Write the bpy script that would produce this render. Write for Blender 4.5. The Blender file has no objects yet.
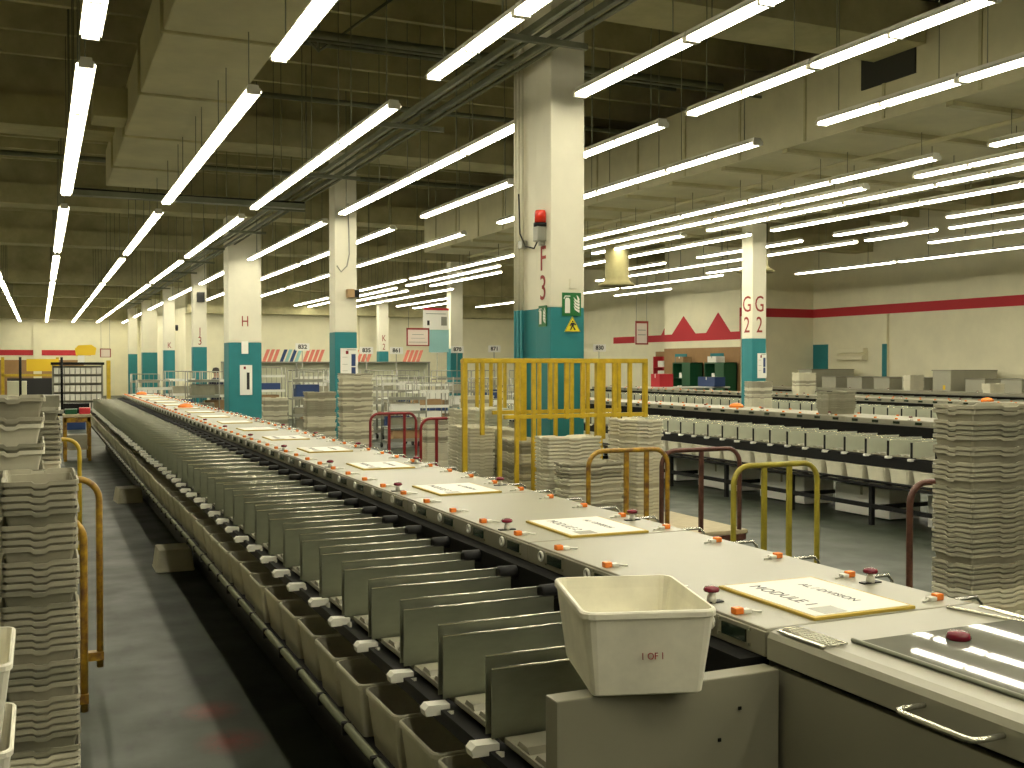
import bpy, bmesh, math, random
from mathutils import Vector, Matrix
random.seed(7)
C = bpy.context.scene.collection
PI = math.pi

# ------------------------------------------------------------------ materials
MATS = {}
def mat(name, col, rough=0.6, metal=0.0, var=0.0, scale=6.0, bump=0.0, spec=0.5, emit=0.0, stretch=(1, 1, 1), col2=None):
    if name in MATS: return MATS[name]
    m = bpy.data.materials.new(name); m.use_nodes = True
    nt = m.node_tree; b = nt.nodes['Principled BSDF']
    b.inputs['Base Color'].default_value = (*col, 1)
    b.inputs['Roughness'].default_value = rough
    b.inputs['Metallic'].default_value = metal
    b.inputs['Specular IOR Level'].default_value = spec
    if emit:
        b.inputs['Emission Color'].default_value = (*col, 1)
        b.inputs['Emission Strength'].default_value = emit
    if var or bump:
        tc = nt.nodes.new('ShaderNodeTexCoord'); mp = nt.nodes.new('ShaderNodeMapping')
        mp.inputs['Scale'].default_value = stretch
        nz = nt.nodes.new('ShaderNodeTexNoise'); nz.inputs['Scale'].default_value = scale
        nz.inputs['Detail'].default_value = 5; nz.inputs['Roughness'].default_value = 0.62
        nt.links.new(tc.outputs['Object'], mp.inputs['Vector']); nt.links.new(mp.outputs['Vector'], nz.inputs['Vector'])
        if var:
            r = nt.nodes.new('ShaderNodeValToRGB')
            c2 = col2 or tuple(c * (1 - var) for c in col)
            r.color_ramp.elements[0].position = 0.33; r.color_ramp.elements[0].color = (*c2, 1)
            r.color_ramp.elements[1].position = 0.66; r.color_ramp.elements[1].color = (*[min(1, c * (1 + var * .3)) for c in col], 1)
            nt.links.new(nz.outputs['Fac'], r.inputs['Fac']); nt.links.new(r.outputs['Color'], b.inputs['Base Color'])
        if bump:
            bp = nt.nodes.new('ShaderNodeBump'); bp.inputs['Strength'].default_value = bump; bp.inputs['Distance'].default_value = 0.01
            nt.links.new(nz.outputs['Fac'], bp.inputs['Height']); nt.links.new(bp.outputs['Normal'], b.inputs['Normal'])
    MATS[name] = m
    return m

def floor_mat():
    m = bpy.data.materials.new('painted_concrete'); m.use_nodes = True
    nt = m.node_tree; N = nt.nodes; Lk = nt.links; b = N['Principled BSDF']
    tc = N.new('ShaderNodeTexCoord')
    def noise(s, d=5, st=(1, 1, 1)):
        mp = N.new('ShaderNodeMapping'); mp.inputs['Scale'].default_value = st
        n = N.new('ShaderNodeTexNoise'); n.inputs['Scale'].default_value = s; n.inputs['Detail'].default_value = d
        Lk.new(tc.outputs['Object'], mp.inputs['Vector']); Lk.new(mp.outputs['Vector'], n.inputs['Vector']); return n
    def ramp(src, a, ca, c, cc):
        r = N.new('ShaderNodeValToRGB'); r.color_ramp.elements[0].position = a; r.color_ramp.elements[0].color = (*ca, 1)
        r.color_ramp.elements[1].position = c; r.color_ramp.elements[1].color = (*cc, 1); Lk.new(src, r.inputs['Fac']); return r
    base = ramp(noise(1.1).outputs['Fac'], .3, (.020, .028, .016), .7, (.041, .053, .034))
    wear = ramp(noise(9, 8, (1, .35, 1)).outputs['Fac'], .55, (0, 0, 0), .75, (1, 1, 1))
    mx = N.new('ShaderNodeMixRGB'); mx.inputs['Color2'].default_value = (.02, .023, .016, 1)
    Lk.new(wear.outputs['Color'], mx.inputs['Fac']); Lk.new(base.outputs['Color'], mx.inputs['Color1'])
    last = mx.outputs['Color']
    for (x, y, rx, ry, col) in ((.87, 5.38, .20, .22, (.14, .020, .012)), (.84, 5.9, .18, .2, (.15, .02, .012)), (.85, 6.5, .12, .16, (.012, .012, .01))):
        mp = N.new('ShaderNodeMapping'); mp.inputs['Location'].default_value = (-x / rx, -y / ry, 0); mp.inputs['Scale'].default_value = (1 / rx, 1 / ry, 1)
        g = N.new('ShaderNodeTexGradient'); g.gradient_type = 'SPHERICAL'
        Lk.new(tc.outputs['Object'], mp.inputs['Vector']); Lk.new(mp.outputs['Vector'], g.inputs['Vector'])
        ml = N.new('ShaderNodeMath'); ml.operation = 'MULTIPLY'
        n2 = noise(26, 4); rr = ramp(n2.outputs['Fac'], .30, (0, 0, 0), .45, (1, 1, 1))
        Lk.new(g.outputs['Fac'], ml.inputs[0]); Lk.new(rr.outputs['Color'], ml.inputs[1])
        ms = N.new('ShaderNodeMixRGB'); ms.inputs['Color2'].default_value = (*col, 1)
        Lk.new(ml.outputs['Value'], ms.inputs['Fac']); Lk.new(last, ms.inputs['Color1']); last = ms.outputs['Color']
    Lk.new(last, b.inputs['Base Color'])
    rg = ramp(noise(2.3).outputs['Fac'], .3, (.42,) * 3, .7, (.62,) * 3)
    Lk.new(rg.outputs['Color'], b.inputs['Roughness'])
    MATS['floor'] = m
    return m

floor_mat()
M = dict(
    wall=mat('cream_wall_paint', (.84, .80, .58), .85, var=.07, scale=1.2),
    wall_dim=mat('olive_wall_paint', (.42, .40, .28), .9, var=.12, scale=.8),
    red=mat('red_band_paint', (.50, .025, .035), .7),
    brown=mat('tan_brown_panel', (.36, .21, .09), .7, var=.12, scale=2),
    teal=mat('teal_paint', (.012, .19, .215), .55, var=.08, scale=3),
    column=mat('cream_pillar_paint', (.78, .75, .60), .7, var=.06, scale=2),
    deck=mat('olive_ceiling_deck', (.30, .27, .13), .95, var=.35, scale=1.2),
    beam=mat('ceiling_beam_paint', (.52, .48, .27), .9, var=.25, scale=1.5),
    duct=mat('duct_sheet_metal', (.60, .56, .35), .75, var=.14, scale=1.2),
    pipe=mat('grey_green_steel', (.20, .21, .14), .5, metal=.4, var=.2, scale=4),
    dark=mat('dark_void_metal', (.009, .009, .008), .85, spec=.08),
    grille=mat('dark_grille', (.03, .03, .02), .8),
    black=mat('black_enamel', (.010, .010, .010), .5, spec=.18),
    shell=mat('beige_sorter_enamel', (.285, .275, .205), .38, var=.05, scale=2),
    shell2=mat('grey_sorter_enamel', (.225, .215, .155), .42, var=.06, scale=3),
    steel=mat('zinc_plated_steel', (.27, .285, .21), .32, metal=.65, var=.16, scale=5, stretch=(1, 1, 3)),
    lit_zinc=mat('lit_zinc_steel', (.55, .57, .46), .42, metal=.35, var=.1, scale=5),  # divider steel lightened to carry the stronger lamp light on the farther sorters
    bright=mat('bright_steel_edge', (.75, .74, .62), .22, metal=.9),
    glass=mat('smoked_cover_glass', (.17, .17, .145), .02, spec=.10, var=.12, scale=5),
    lcd=mat('dark_display', (.010, .022, .012), .12),
    tray=mat('grey_tray_plastic', (.36, .34, .25), .55, var=.2, scale=4),
    tray2=mat('dull_grey_tray_plastic', (.27, .26, .185), .6, var=.22, scale=4),
    tray3=mat('pale_tray_plastic', (.70, .67, .52), .55, var=.15, scale=4),
    tub=mat('translucent_white_tub', (.86, .83, .68), .5, var=.14, scale=7),
    tub2=mat('grey_tub_plastic', (.52, .50, .38), .55, var=.14, scale=6),
    orange=mat('orange_lens', (.85, .22, .03), .25),
    maroon=mat('maroon_button', (.16, .006, .02), .25),
    white=mat('white_plastic', (.82, .81, .72), .45),
    paper=mat('white_paper', (.88, .87, .80), .8),
    yedge=mat('yellow_board_edge', (.50, .36, .05), .6),
    yellow=mat('yellow_rail_paint', (.58, .40, .02), .42, var=.22, scale=12),
    gold=mat('worn_yellow_paint', (.42, .25, .015), .4, var=.5, scale=14, col2=(.14, .06, .02)),
    olive=mat('olive_yellow_paint', (.36, .30, .03), .45, var=.3, scale=12),
    rust=mat('rusty_brown_paint', (.13, .055, .04), .4, metal=.3, var=.5, scale=16),
    redpaint=mat('dark_red_paint', (.24, .012, .016), .38, var=.25, scale=12),
    wood=mat('plywood_deck', (.50, .43, .28), .75, var=.2, scale=9, stretch=(1, 6, 1)),
    rubber=mat('black_rubber', (.015, .015, .015), .7),
    chrome=mat('chrome_wire', (.6, .6, .55), .25, metal=.9),
    reflector=mat('white_lamp_reflector', (.85, .83, .72), .5),
    beacon=mat('red_beacon_lens', (.75, .03, .01), .2, spec=.8),
    sgreen=mat('sign_green', (.012, .15, .035), .4),
    syellow=mat('sign_yellow', (.72, .66, .02), .45),
    ink=mat('black_ink', (.02, .02, .02), .7),
    redink=mat('red_brown_ink', (.30, .04, .03), .7),
    pinkboard=mat('pale_pink_board', (.80, .70, .62), .7),
    blue=mat('dark_blue_cloth', (.014, .018, .05), .85),
    skin=mat('skin', (.42, .24, .15), .6),
    hair=mat('dark_hair', (.015, .01, .008), .8),
    bluebox=mat('blue_plastic', (.02, .05, .16), .5),
    dgreen=mat('dark_green_cabinet', (.010, .085, .03), .45),
    cart=mat('cart_grey_wire', (.30, .30, .25), .4, metal=.6),
    shelfwhite=mat('white_shelf_tray', (.80, .80, .72), .4),
    card=mat('brown_cardboard', (.34, .22, .11), .85, var=.15, scale=5),
    cabinet=mat('grey_cabinet_enamel', (.42, .41, .31), .5, var=.06, scale=3),
    salmon=mat('salmon_leaflet', (.75, .22, .16), .7),
    palegreen=mat('pale_green_panel', (.62, .62, .46), .7),
    ybright=mat('bright_yellow_sign', (.82, .55, .02), .5),
    lightblue=mat('light_blue_banner', (.30, .55, .55), .7),
)
def lamp_mat():
    m = bpy.data.materials.new('lit_fluorescent_tube'); m.use_nodes = True
    nt = m.node_tree; nt.nodes.remove(nt.nodes['Principled BSDF'])
    e = nt.nodes.new('ShaderNodeEmission'); e.inputs['Color'].default_value = (1.0, .935, .73, 1); e.inputs['Strength'].default_value = 30
    nt.links.new(e.outputs['Emission'], nt.nodes['Material Output'].inputs['Surface'])
    MATS['lamp'] = m; M['lamp'] = m
lamp_mat()

# ------------------------------------------------------------------ mesh builder
class MB:
    def __init__(s): s.v = []; s.f = []; s.sm = []
    def add(s, vs, fs, smooth=False):
        o = len(s.v); s.v += [tuple(v) for v in vs]
        s.f += [tuple(i + o for i in f) for f in fs]; s.sm += [smooth] * len(fs); return s
    def box(s, x0, x1, y0, y1, z0, z1, b=0.0):
        if x0 > x1: x0, x1 = x1, x0
        if y0 > y1: y0, y1 = y1, y0
        if z0 > z1: z0, z1 = z1, z0
        if b <= 0:
            vs = [(x, y, z) for z in (z0, z1) for y in (y0, y1) for x in (x0, x1)]
            return s.add(vs, [(0, 2, 3, 1), (4, 5, 7, 6), (0, 1, 5, 4), (2, 6, 7, 3), (0, 4, 6, 2), (1, 3, 7, 5)])
        b = min(b, (x1 - x0) * .45, (y1 - y0) * .45, (z1 - z0) * .45)
        bm = bmesh.new(); bmesh.ops.create_cube(bm, size=1)
        for v in bm.verts:
            v.co = Vector(((x0 + x1) / 2 + v.co.x * (x1 - x0), (y0 + y1) / 2 + v.co.y * (y1 - y0), (z0 + z1) / 2 + v.co.z * (z1 - z0)))
        bmesh.ops.bevel(bm, geom=bm.edges[:], offset=b, segments=2, profile=.6, affect='EDGES')
        return s.from_bm(bm)
    def from_bm(s, bm, smooth=False):
        bm.verts.index_update()
        s.add([v.co[:] for v in bm.verts], [tuple(v.index for v in f.verts) for f in bm.faces], smooth); bm.free(); return s
    def tube(s, pts, r, n=8, closed=False, caps=True):
        pts = [Vector(p) for p in pts]; k = len(pts); rings = []
        prev = None
        for i, p in enumerate(pts):
            if closed: t = (pts[(i + 1) % k] - pts[i - 1]).normalized()
            else: t = ((pts[i + 1] if i < k - 1 else p) - (pts[i - 1] if i else p)).normalized()
            if prev is None:
                a = Vector((0, 0, 1)) if abs(t.z) < .9 else Vector((1, 0, 0))
                u = t.cross(a).normalized()
            else:
                u = (prev - t * prev.dot(t)); u = u.normalized() if u.length > 1e-6 else t.orthogonal().normalized()
            prev = u; w = t.cross(u); rr = r[i] if isinstance(r, (list, tuple)) else r
            rings.append([p + (u * math.cos(2 * PI * j / n) + w * math.sin(2 * PI * j / n)) * rr for j in range(n)])
        vs = [q for g in rings for q in g]; fs = []
        m = k if closed else k - 1
        for i in range(m):
            a = i * n; c = ((i + 1) % k) * n
            for j in range(n): fs.append((a + j, a + (j + 1) % n, c + (j + 1) % n, c + j))
        s.add(vs, fs, True)
        if not closed and caps:
            o = len(s.v) - k * n
            s.f += [tuple(o + j for j in range(n))[::-1], tuple(o + (k - 1) * n + j for j in range(n))]; s.sm += [False, False]
        return s
    def prism(s, poly, axis, a0, a1):
        n = len(poly)
        def P(p, a):
            if axis == 'x': return (a, p[0], p[1])
            if axis == 'y': return (p[0], a, p[1])
            return (p[0], p[1], a)
        vs = [P(p, a0) for p in poly] + [P(p, a1) for p in poly]
        fs = [tuple(range(n))[::-1], tuple(range(n, 2 * n))] + [(i, (i + 1) % n, n + (i + 1) % n, n + i) for i in range(n)]
        return s.add(vs, fs)
    def lathe(s, prof, cx, cy, n=14):
        rings = [[(cx + r * math.cos(2 * PI * j / n), cy + r * math.sin(2 * PI * j / n), z) for j in range(n)] for r, z in prof]
        vs = [q for g in rings for q in g]; fs = []
        for i in range(len(prof) - 1):
            for j in range(n): fs.append((i * n + j, i * n + (j + 1) % n, (i + 1) * n + (j + 1) % n, (i + 1) * n + j))
        fs += [tuple(range(n))[::-1], tuple((len(prof) - 1) * n + j for j in range(n))]
        return s.add(vs, fs, True)
    def mesh(s, name, m):
        me = bpy.data.meshes.new(name); me.from_pydata(s.v, [], s.f)
        for p, q in zip(me.polygons, s.sm): p.use_smooth = q
        bm = bmesh.new(); bm.from_mesh(me); bmesh.ops.recalc_face_normals(bm, faces=bm.faces); bm.to_mesh(me); bm.free()
        me.materials.append(M[m] if isinstance(m, str) else m); me.update()
        return me
def ob(name, mb, m, parent=None, loc=None, rz=0.0):
    me = mb if isinstance(mb, bpy.types.Mesh) else mb.mesh(name, m)
    o = bpy.data.objects.new(name, me); C.objects.link(o)
    if parent is not None: o.parent = parent
    if loc: o.location = loc
    if rz: o.rotation_euler = (0, 0, rz)
    return o
def tag(o, label, cat, group=None, kind=None):
    o['label'] = label; o['category'] = cat
    if group: o['group'] = group
    if kind: o['kind'] = kind
    return o
def thing(name, label, cat, loc=(0, 0, 0), rz=0.0, group=None):
    o = bpy.data.objects.new(name, None); C.objects.link(o); o.empty_display_size = .1
    o.location = loc; o.rotation_euler = (0, 0, rz)
    return tag(o, label, cat, group)
def struct(name, mb, m, parent=None):
    o = ob(name, mb, m, parent)
    if parent is None: o['kind'] = 'structure'
    return o
def copy_tree(o, parent=None):
    c = o.copy(); C.objects.link(c)
    if parent is not None: c.parent = parent
    for ch in o.children: copy_tree(ch, c)
    return c
def text(name, s, size, m, parent, loc, rot, sx=1.0, bold=0.0, ext=.0015):
    cu = bpy.data.curves.new(name, 'FONT'); cu.body = s; cu.size = size; cu.align_x = 'CENTER'; cu.align_y = 'CENTER'
    cu.extrude = ext; cu.offset = bold; cu.resolution_u = 3
    t = bpy.data.objects.new(name, cu); C.objects.link(t)
    me = bpy.data.meshes.new_from_object(t.evaluated_get(bpy.context.evaluated_depsgraph_get()))
    bpy.data.objects.remove(t); me.materials.clear(); me.materials.append(M[m])
    o = bpy.data.objects.new(name, me); C.objects.link(o); o.parent = parent
    o.location = loc; o.rotation_euler = rot; o.scale = (sx, 1, 1); return o
FRONT = (PI / 2, 0, 0)              # text standing, read from -Y
LEFT = (PI / 2, 0, -PI / 2)         # text standing, read from -X
UNITS = 'zeroth first second third fourth fifth sixth seventh eighth ninth tenth eleventh twelfth thirteenth fourteenth fifteenth sixteenth seventeenth eighteenth nineteenth'.split()
TENS = {20: 'twent', 30: 'thirt', 40: 'fort', 50: 'fift', 60: 'sixt', 70: 'sevent'}
def nth(n):
    if n < 20: return UNITS[n]
    t = TENS[n // 10 * 10]
    return t + 'ieth' if n % 10 == 0 else t + 'y-' + UNITS[n % 10]

# ------------------------------------------------------------------ camera
cam = bpy.data.cameras.new('camera'); co = bpy.data.objects.new('camera', cam); C.objects.link(co)
cam.sensor_width = 36; cam.lens = 36 * 1050 / 1024; cam.clip_end = 300; cam.clip_start = .05
yaw, pit = .42246, .018855
co.location = (0, 0, 1.9); co.rotation_euler = (PI / 2 - pit, 0, -yaw)
bpy.context.scene.camera = co

# ------------------------------------------------------------------ room shell
XL, XR, YN, YF, HC = -7.0, 24.0, -9.0, 68.0, 6.7
COLY = dict(F=8.88, G=17.3, H=25.7, J=34.1, K=42.5, L=50.9, M=59.3)
fl = struct('floor', MB().box(XL - .3, 28, YN - .3, YF + .3, -.2, 0), MATS['floor'])
struct('ceiling', MB().box(XL - .3, 28, YN - .3, YF + .3, HC, HC + .2), 'deck')
struct('wall_left', MB().box(XL - .3, XL, YN, YF, 0, HC), 'wall')
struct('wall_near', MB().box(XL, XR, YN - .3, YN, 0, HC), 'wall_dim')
w = struct('wall_far', MB().box(XL, 5.9, YF, YF + .3, 0, HC), 'wall')
w = struct('wall_right', MB().box(XR, XR + .3, YN - .3, 28.4, 0, HC), 'wall')
struct('wall_back', MB().box(21.0, XR + .3, 28.4, 28.7, 0, HC), 'wall')
struct('wall_store', MB().box(21.0, 21.3, 28.7, 33.0, 0, HC), 'wall')
struct('wall_storeend', MB().box(21.3, 22.5, 33.0, 33.3, 0, HC), 'wall')
struct('wall_recess', MB().box(22.5, 22.8, 33.3, 46.0, 0, HC), 'wall')
struct('wall_inner', MB().box(5.6, 22.5, 46.0, 46.3, 0, HC), 'wall')
struct('wall_innerside', MB().box(5.6, 5.9, 46.3, YF, 0, HC), 'wall')
struct('trim_15', MB().box(5.6, 22.5, 45.3, 45.9, 4.05, HC), 'beam')
# red bands
def band(n, mb, m='red'): return struct('trim_%d' % n, mb, m)
band(1, MB().box(XR - .012, XR, YN, 28.4, 3.47, 3.76))
band(2, MB().box(21.0, XR, 28.388, 28.4, 3.47, 3.76))
def xwall_band(n, X, pts): return band(n, MB().prism(pts, 'x', X - .012, X))
xwall_band(3, 21.0, [(28.4, 2.72), (33.0, 2.72), (33.0, 2.98), (32.5, 2.98), (31.75, 3.62), (31.0, 2.98), (30.35, 2.98), (29.65, 3.66), (28.95, 2.98), (28.45, 2.98), (28.45, 3.76), (28.4, 3.76)])
xwall_band(4, 22.5, [(33.3, 2.78), (39.4, 2.78), (39.4, 3.05), (35.6, 3.05), (35.0, 3.7), (34.4, 3.05), (33.3, 3.05)])
band(5, MB().box(XL, 2.8, YF - .012, YF, 2.42, 2.74))
# brown lower panels
struct('trim_6', MB().box(20.985, 21.0, 28.4, 33.0, 0, 2.47), 'brown')
struct('trim_7', MB().box(22.485, 22.5, 33.3, 36.0, 0, 2.4), 'brown')
struct('trim_8', MB().box(XL, 2.4, YF - .015, YF, 0, 2.15), 'brown')
# wall pilasters
for k, (x0, x1, y0, y1) in enumerate(((-.35, .1, YF - .1, YF), (XR - .1, XR, 24.9, 25.05), (XR - .08, XR, 14.6, 14.75), (13.1, 13.5, 45.85, 46.0))):
    struct('trim_%d' % (9 + k), MB().box(x0, x1, y0, y1, 0, 3.46 if k in (1, 2) else HC), 'wall')
struct('trim_13', MB().box(XR - .02, XR, 27.65, 28.38, 1.2, 2.56), 'teal')
struct('trim_14', MB().box(XR - .12, XR - .1, 24.88, 25.07, .0, 2.53), 'teal')
# overhead beams across the hall
nb = 1
for k, y in COLY.items():
    far = y > 40
    zb = 5.45 if not far else 4.9
    for (xa, xb) in (((XL, 8.97), (13.43, 24)) if y < 25 else ((XL, 24 if y < 28 else 22.5 if y < 46 else 5.6),)):
        struct('beam_%d' % nb, MB().box(xa, xb, y + .05, y + .55, zb + .45, HC).box(xa, xb, y - .1, y + .7, zb, zb + .45), 'beam'); nb += 1
struct('beam_%d' % nb, MB().box(XL, 5.6, YF - .9, YF - .3, 4.55, HC), 'beam'); nb += 1
# ceiling joists (thin ribs between the beams)
for y0 in (.6, 9.6, 18.0, 26.4, 34.8):
    for j in range(6):
        y = y0 + .9 + j * 1.2
        struct('joist_%d' % (nb), MB().box(XL, 24 if y < 28 else 20.9, y, y + .09, 6.3, HC), 'beam')['kind'] = 'structure'; nb += 1

# ------------------------------------------------------------------ columns
def column(k, x0, x1, y0, y1, ztop, teal=2.44, letters=(), left=()):
    o = struct('column_%s' % k, MB().box(x0, x1, y0, y1, teal, ztop, .012), 'column')
    struct('painted_base', MB().box(x0, x1, y0, y1, 0, teal, .012), 'teal', o)
    for (s, z, size) in letters:
        text('letter', s, size, 'redink', o, ((x0 + x1) / 2, y0 - .003, z), FRONT, .72)
    for (s, z, size, yy) in left:
        text('letter', s, size, 'redink', o, (x0 - .003, yy, z), LEFT, .9)
    return o
cF = column('F', 4.40, 4.76, 8.9, 9.22, 5.45, left=(('F', 2.90, .34, 9.06), ('3', 2.62, .34, 9.06)))
struct('pilaster', MB().box(4.44, 4.70, 9.22, 9.72, 2.44, 5.45), 'column', cF)
struct('pilaster_base', MB().box(4.44, 4.70, 9.22, 9.72, 0, 2.44), 'teal', cF)
column('G', 4.52, 4.9, 17.3, 17.68, 5.45)
column('H', 4.12, 4.9, 25.7, 26.4, 5.45, letters=(('H', 2.92, .36),), teal=2.42)
column('J', 4.38, 4.8, 34.1, 34.5, 5.45, letters=(('J', 2.91, .36), ('3', 2.62, .36)))
column('K', 4.37, 4.78, 42.5, 42.9, 5.0, letters=(('K', 2.62, .32),))
column('L', 4.3, 4.95, 50.9, 51.5, 5.0)
column('M', 4.3, 4.75, 59.3, 59.7, 5.0)
column('G2', 13.08, 13.42, 17.3, 17.66, 4.74, letters=(('G', 3.1, .46), ('2', 2.68, .46)), left=(('G', 3.1, .46, 17.48), ('2', 2.68, .46, 17.48)), teal=2.42)
column('J2', 13.0, 13.45, 34.1, 34.5, 5.45)
column('K2', 13.0, 13.4, 42.5, 42.9, 5.0, letters=(('K', 2.98, .38), ('2', 2.62, .36)))
# sprinkler conduits on pillar F
cd = thing('conduit_bundle', 'cream pipes and cables running down the left side of the lettered F3 pillar', 'conduit', (4.40, 9.5, 0))
for k, (dx, dy, r) in enumerate(((-.0, .05, .018), (.0, .13, .022), (.0, .21, .014))):
    for z0, z1, m in ((2.44, 5.3, 'column'), (1.2, 2.44, 'teal')):
        ob('pipe', MB().tube([(dx, dy, z0), (dx, dy, z1)], r, 8), m, cd)
ob('junction_box', MB().box(-.03, .03, -.02, .08, 3.05, 3.13, .006), 'cart', cd)
ob('cable', MB().tube([(-.02, -.4, 3.12), (-.03, -.3, 3.02), (-.03, -.1, 3.06), (-.02, .05, 3.2), (-.02, .08, 3.6)], .008, 6), 'black', cd)

# ------------------------------------------------------------------ overhead services
# big duct on the left bays
d = thing('air_duct', 'long square sheet-metal air duct hung over the near aisle', 'duct', (1.6, 9, 5.0))
ob('duct_body', MB().box(-.53, .55, -12, 10.6, 0, .62, .02), 'duct', d)
for j in range(9): ob('flange', MB().box(-.56, .58, -11 + j * 2.45, -10.96 + j * 2.45, -.025, .66), 'beam', d)
ob('hanger_box', MB().box(-.95, -.53, 5.6, 6.2, .1, .5, .01), 'beam', d)
# bulkhead duct on the right
d = thing('bulkhead_duct', 'wide panelled bulkhead duct with a dark grille above the second sorter', 'duct', (9.0, 0, 4.75))
ob('duct_body', MB().box(0, 4.4, -4, 25.5, 0, 1.02, .01), 'duct', d)
s_ = MB()
for j in range(21): s_.box(-.018, .0, -3 + j * 1.38, -2.96 + j * 1.38, .02, 1.0)
ob('side_seam', s_, 'beam', d)
for j in range(20):
    ob('cross_rib', MB().box(0.02, 4.4, -2.6 + j * 1.38, -2.5 + j * 1.38, -.05, 0), 'beam', d)
ob('grille', MB().box(-.02, .01, 8.95, 9.8, .42, .86), 'grille', d)
ob('under_pipe', MB().tube([(1.0, -4, -.12), (1.0, 25, -.12)], .03, 8), 'duct', d)
# long cable tray beside the pillars
t = thing('cable_tray', 'long grey-green cable tray carrying conduits over the long sorter', 'cable tray', (4.0, 0, 4.72))
for x in (-.16, .12): ob('rail', MB().box(x - .02, x + .02, -3, 58, 0, .06), 'pipe', t)
for j in range(15): ob('cross_strut', MB().box(-.42, .42, 1 + j * 3.6, 1.05 + j * 3.6, -.05, 0), 'pipe', t)
for j in range(8): ob('hanger_rod', MB().tube([(-.4, 1 + j * 7.2, 0), (-.4, 1 + j * 7.2, 1.95)], .01, 5), 'pipe', t)
for x, r in ((-.02, .018), (.27, .02)): ob('conduit', MB().tube([(x, -3, .05), (x, 58, .05)], r, 6), 'pipe', t)
t = thing('conduit_run', 'row of thin conduits beside the cable tray above pillar F3', 'conduit', (4.55, 0, 5.0))
for x, r in ((-.1, .02), (.08, .02)): ob('conduit', MB().tube([(x, -3, 0), (x, 8.6, 0)], r, 6), 'pipe', t)
t = thing('cross_cable_tray', 'cable tray crossing from the left lamp row to pillar G', 'cable tray', (.45, 17.9, 4.55))
ob('rail', MB().box(0, 3.7, -.1, .1, 0, .08), 'pipe', t)
ob('cable', MB().tube([(0, 0, .1), (1.2, 0, .09), (2.5, .05, .1), (3.7, 0, .1)], .03, 6), 'black', t)
# pipes across the ceiling, each its own run
for k, (y, z, r, lab) in enumerate(((3.6, 5.9, .04, 'thin pipe crossing the ceiling nearest the camera'), (5.6, 5.6, .03, 'thin pipe crossing below the near ceiling bay'), (7.4, 5.75, .05, 'pipe crossing just before the first ceiling beam'), (12.5, 5.85, .05, 'pipe crossing the ceiling midway past pillar F3'), (15, 5.7, .04, 'pipe crossing the ceiling just before the pillar G beam'), (21, 5.7, .05, 'pipe crossing the ceiling bay beyond pillar G'), (10.6, 6.15, .025, 'thin high pipe crossing just past the F3 pillar'), (11.6, 5.5, .02, 'thin low wire pipe crossing past the F3 pillar'), (13.7, 6.1, .03, 'high pipe crossing two bays before pillar G'), (4.6, 6.2, .025, 'thin high pipe crossing the near ceiling bay'))):
    tag(ob('ceiling_pipe', MB().tube([(2.3 if y < 17 else XL + .1, y, z), (8.9, y, z)], r, 6), 'pipe'), lab, 'pipe')
for k, (x, y) in enumerate(((3.0, 6.2), (5.2, 6.6), (3.2, 12.8))):
    b = MB()
    b.tube([(x - 1, y, 6.6), (x, y + .2, 5.8), (x + 1, y, 6.6)], .02, 5).tube([(x, y + .2, 5.8), (x, y + .2, 6.6)], .02, 5)
    tag(ob('ceiling_brace', b, 'pipe'), 'thin V-shaped steel brace hanging from the ceiling, %s' % ('over the long sorter near F3', 'over the trolley aisle', 'past the first beam')[k], 'brace')
# round diffusers hanging
for k, (x, y, z) in enumerate(((7.2, 15, 5.0), (14.6, 19.2, 3.95), (11.5, 20.0, 3.6))):
    b = MB().lathe([(.4, 0), (.42, .03), (.3, .1), (.26, .18), (.26, (4.74 if k == 2 else HC - .02) - z)], x, y, 18)
    for v in range(len(b.v)): b.v[v] = (b.v[v][0], b.v[v][1], b.v[v][2] + z)
    tag(ob('air_diffuser', b, 'deck'), 'round flared air diffuser hanging from the ceiling %s' % ('above the fence, beyond pillar F3', 'behind pillar G2', 'between pillars F3 and G2')[k], 'diffuser')

# ------------------------------------------------------------------ lamps
TL = .885
def fixture(detail, top):
    t = bpy.data.objects.new('fluorescent_lamp', None); C.objects.link(t); t.empty_display_size = .1
    h = MB().prism([(-.045, .075), (.045, .075), (.052, .035), (-.052, .035)], 'y', .01, 1.82)
    ob('housing', h, 'reflector', t)
    r = MB().prism([(-.052, .04), (-.078, .012), (-.082, .015), (-.054, .046)], 'y', .01, 1.82).prism([(.052, .04), (.078, .012), (.082, .015), (.054, .046)], 'y', .01, 1.82)
    ob('reflector', r, 'reflector', t)
    if detail:
        for x in (-.036, .036):
            for k in range(2):
                ob('tube', MB().tube([(x, .03 + k * .915, .008), (x, .03 + k * .915 + .855, .008)], .019, 6), 'lamp', t)
        for y in (.012, .915, 1.806): ob('tube_holder', MB().box(-.062, .062, y - .016, y + .016, -.013, .04), 'reflector', t)
        for y in (.25, 1.55): ob('hanger', MB().tube([(0, y, .07), (0, y, top)], .006, 4), 'pipe', t)
    else:
        for x in (-.036, .036): ob('tube', MB().tube([(x, .03, .008), (x, 1.80, .008)], .019, 5), 'lamp', t)
        ob('hanger', MB().tube([(0, .9, .07), (0, .9, top)], .008, 4), 'pipe', t)
    return t
FX = {}
BAYS = [1.35, 9.75, 18.15, 26.55, 34.95, 43.35, 51.75, 60.1]
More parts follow.
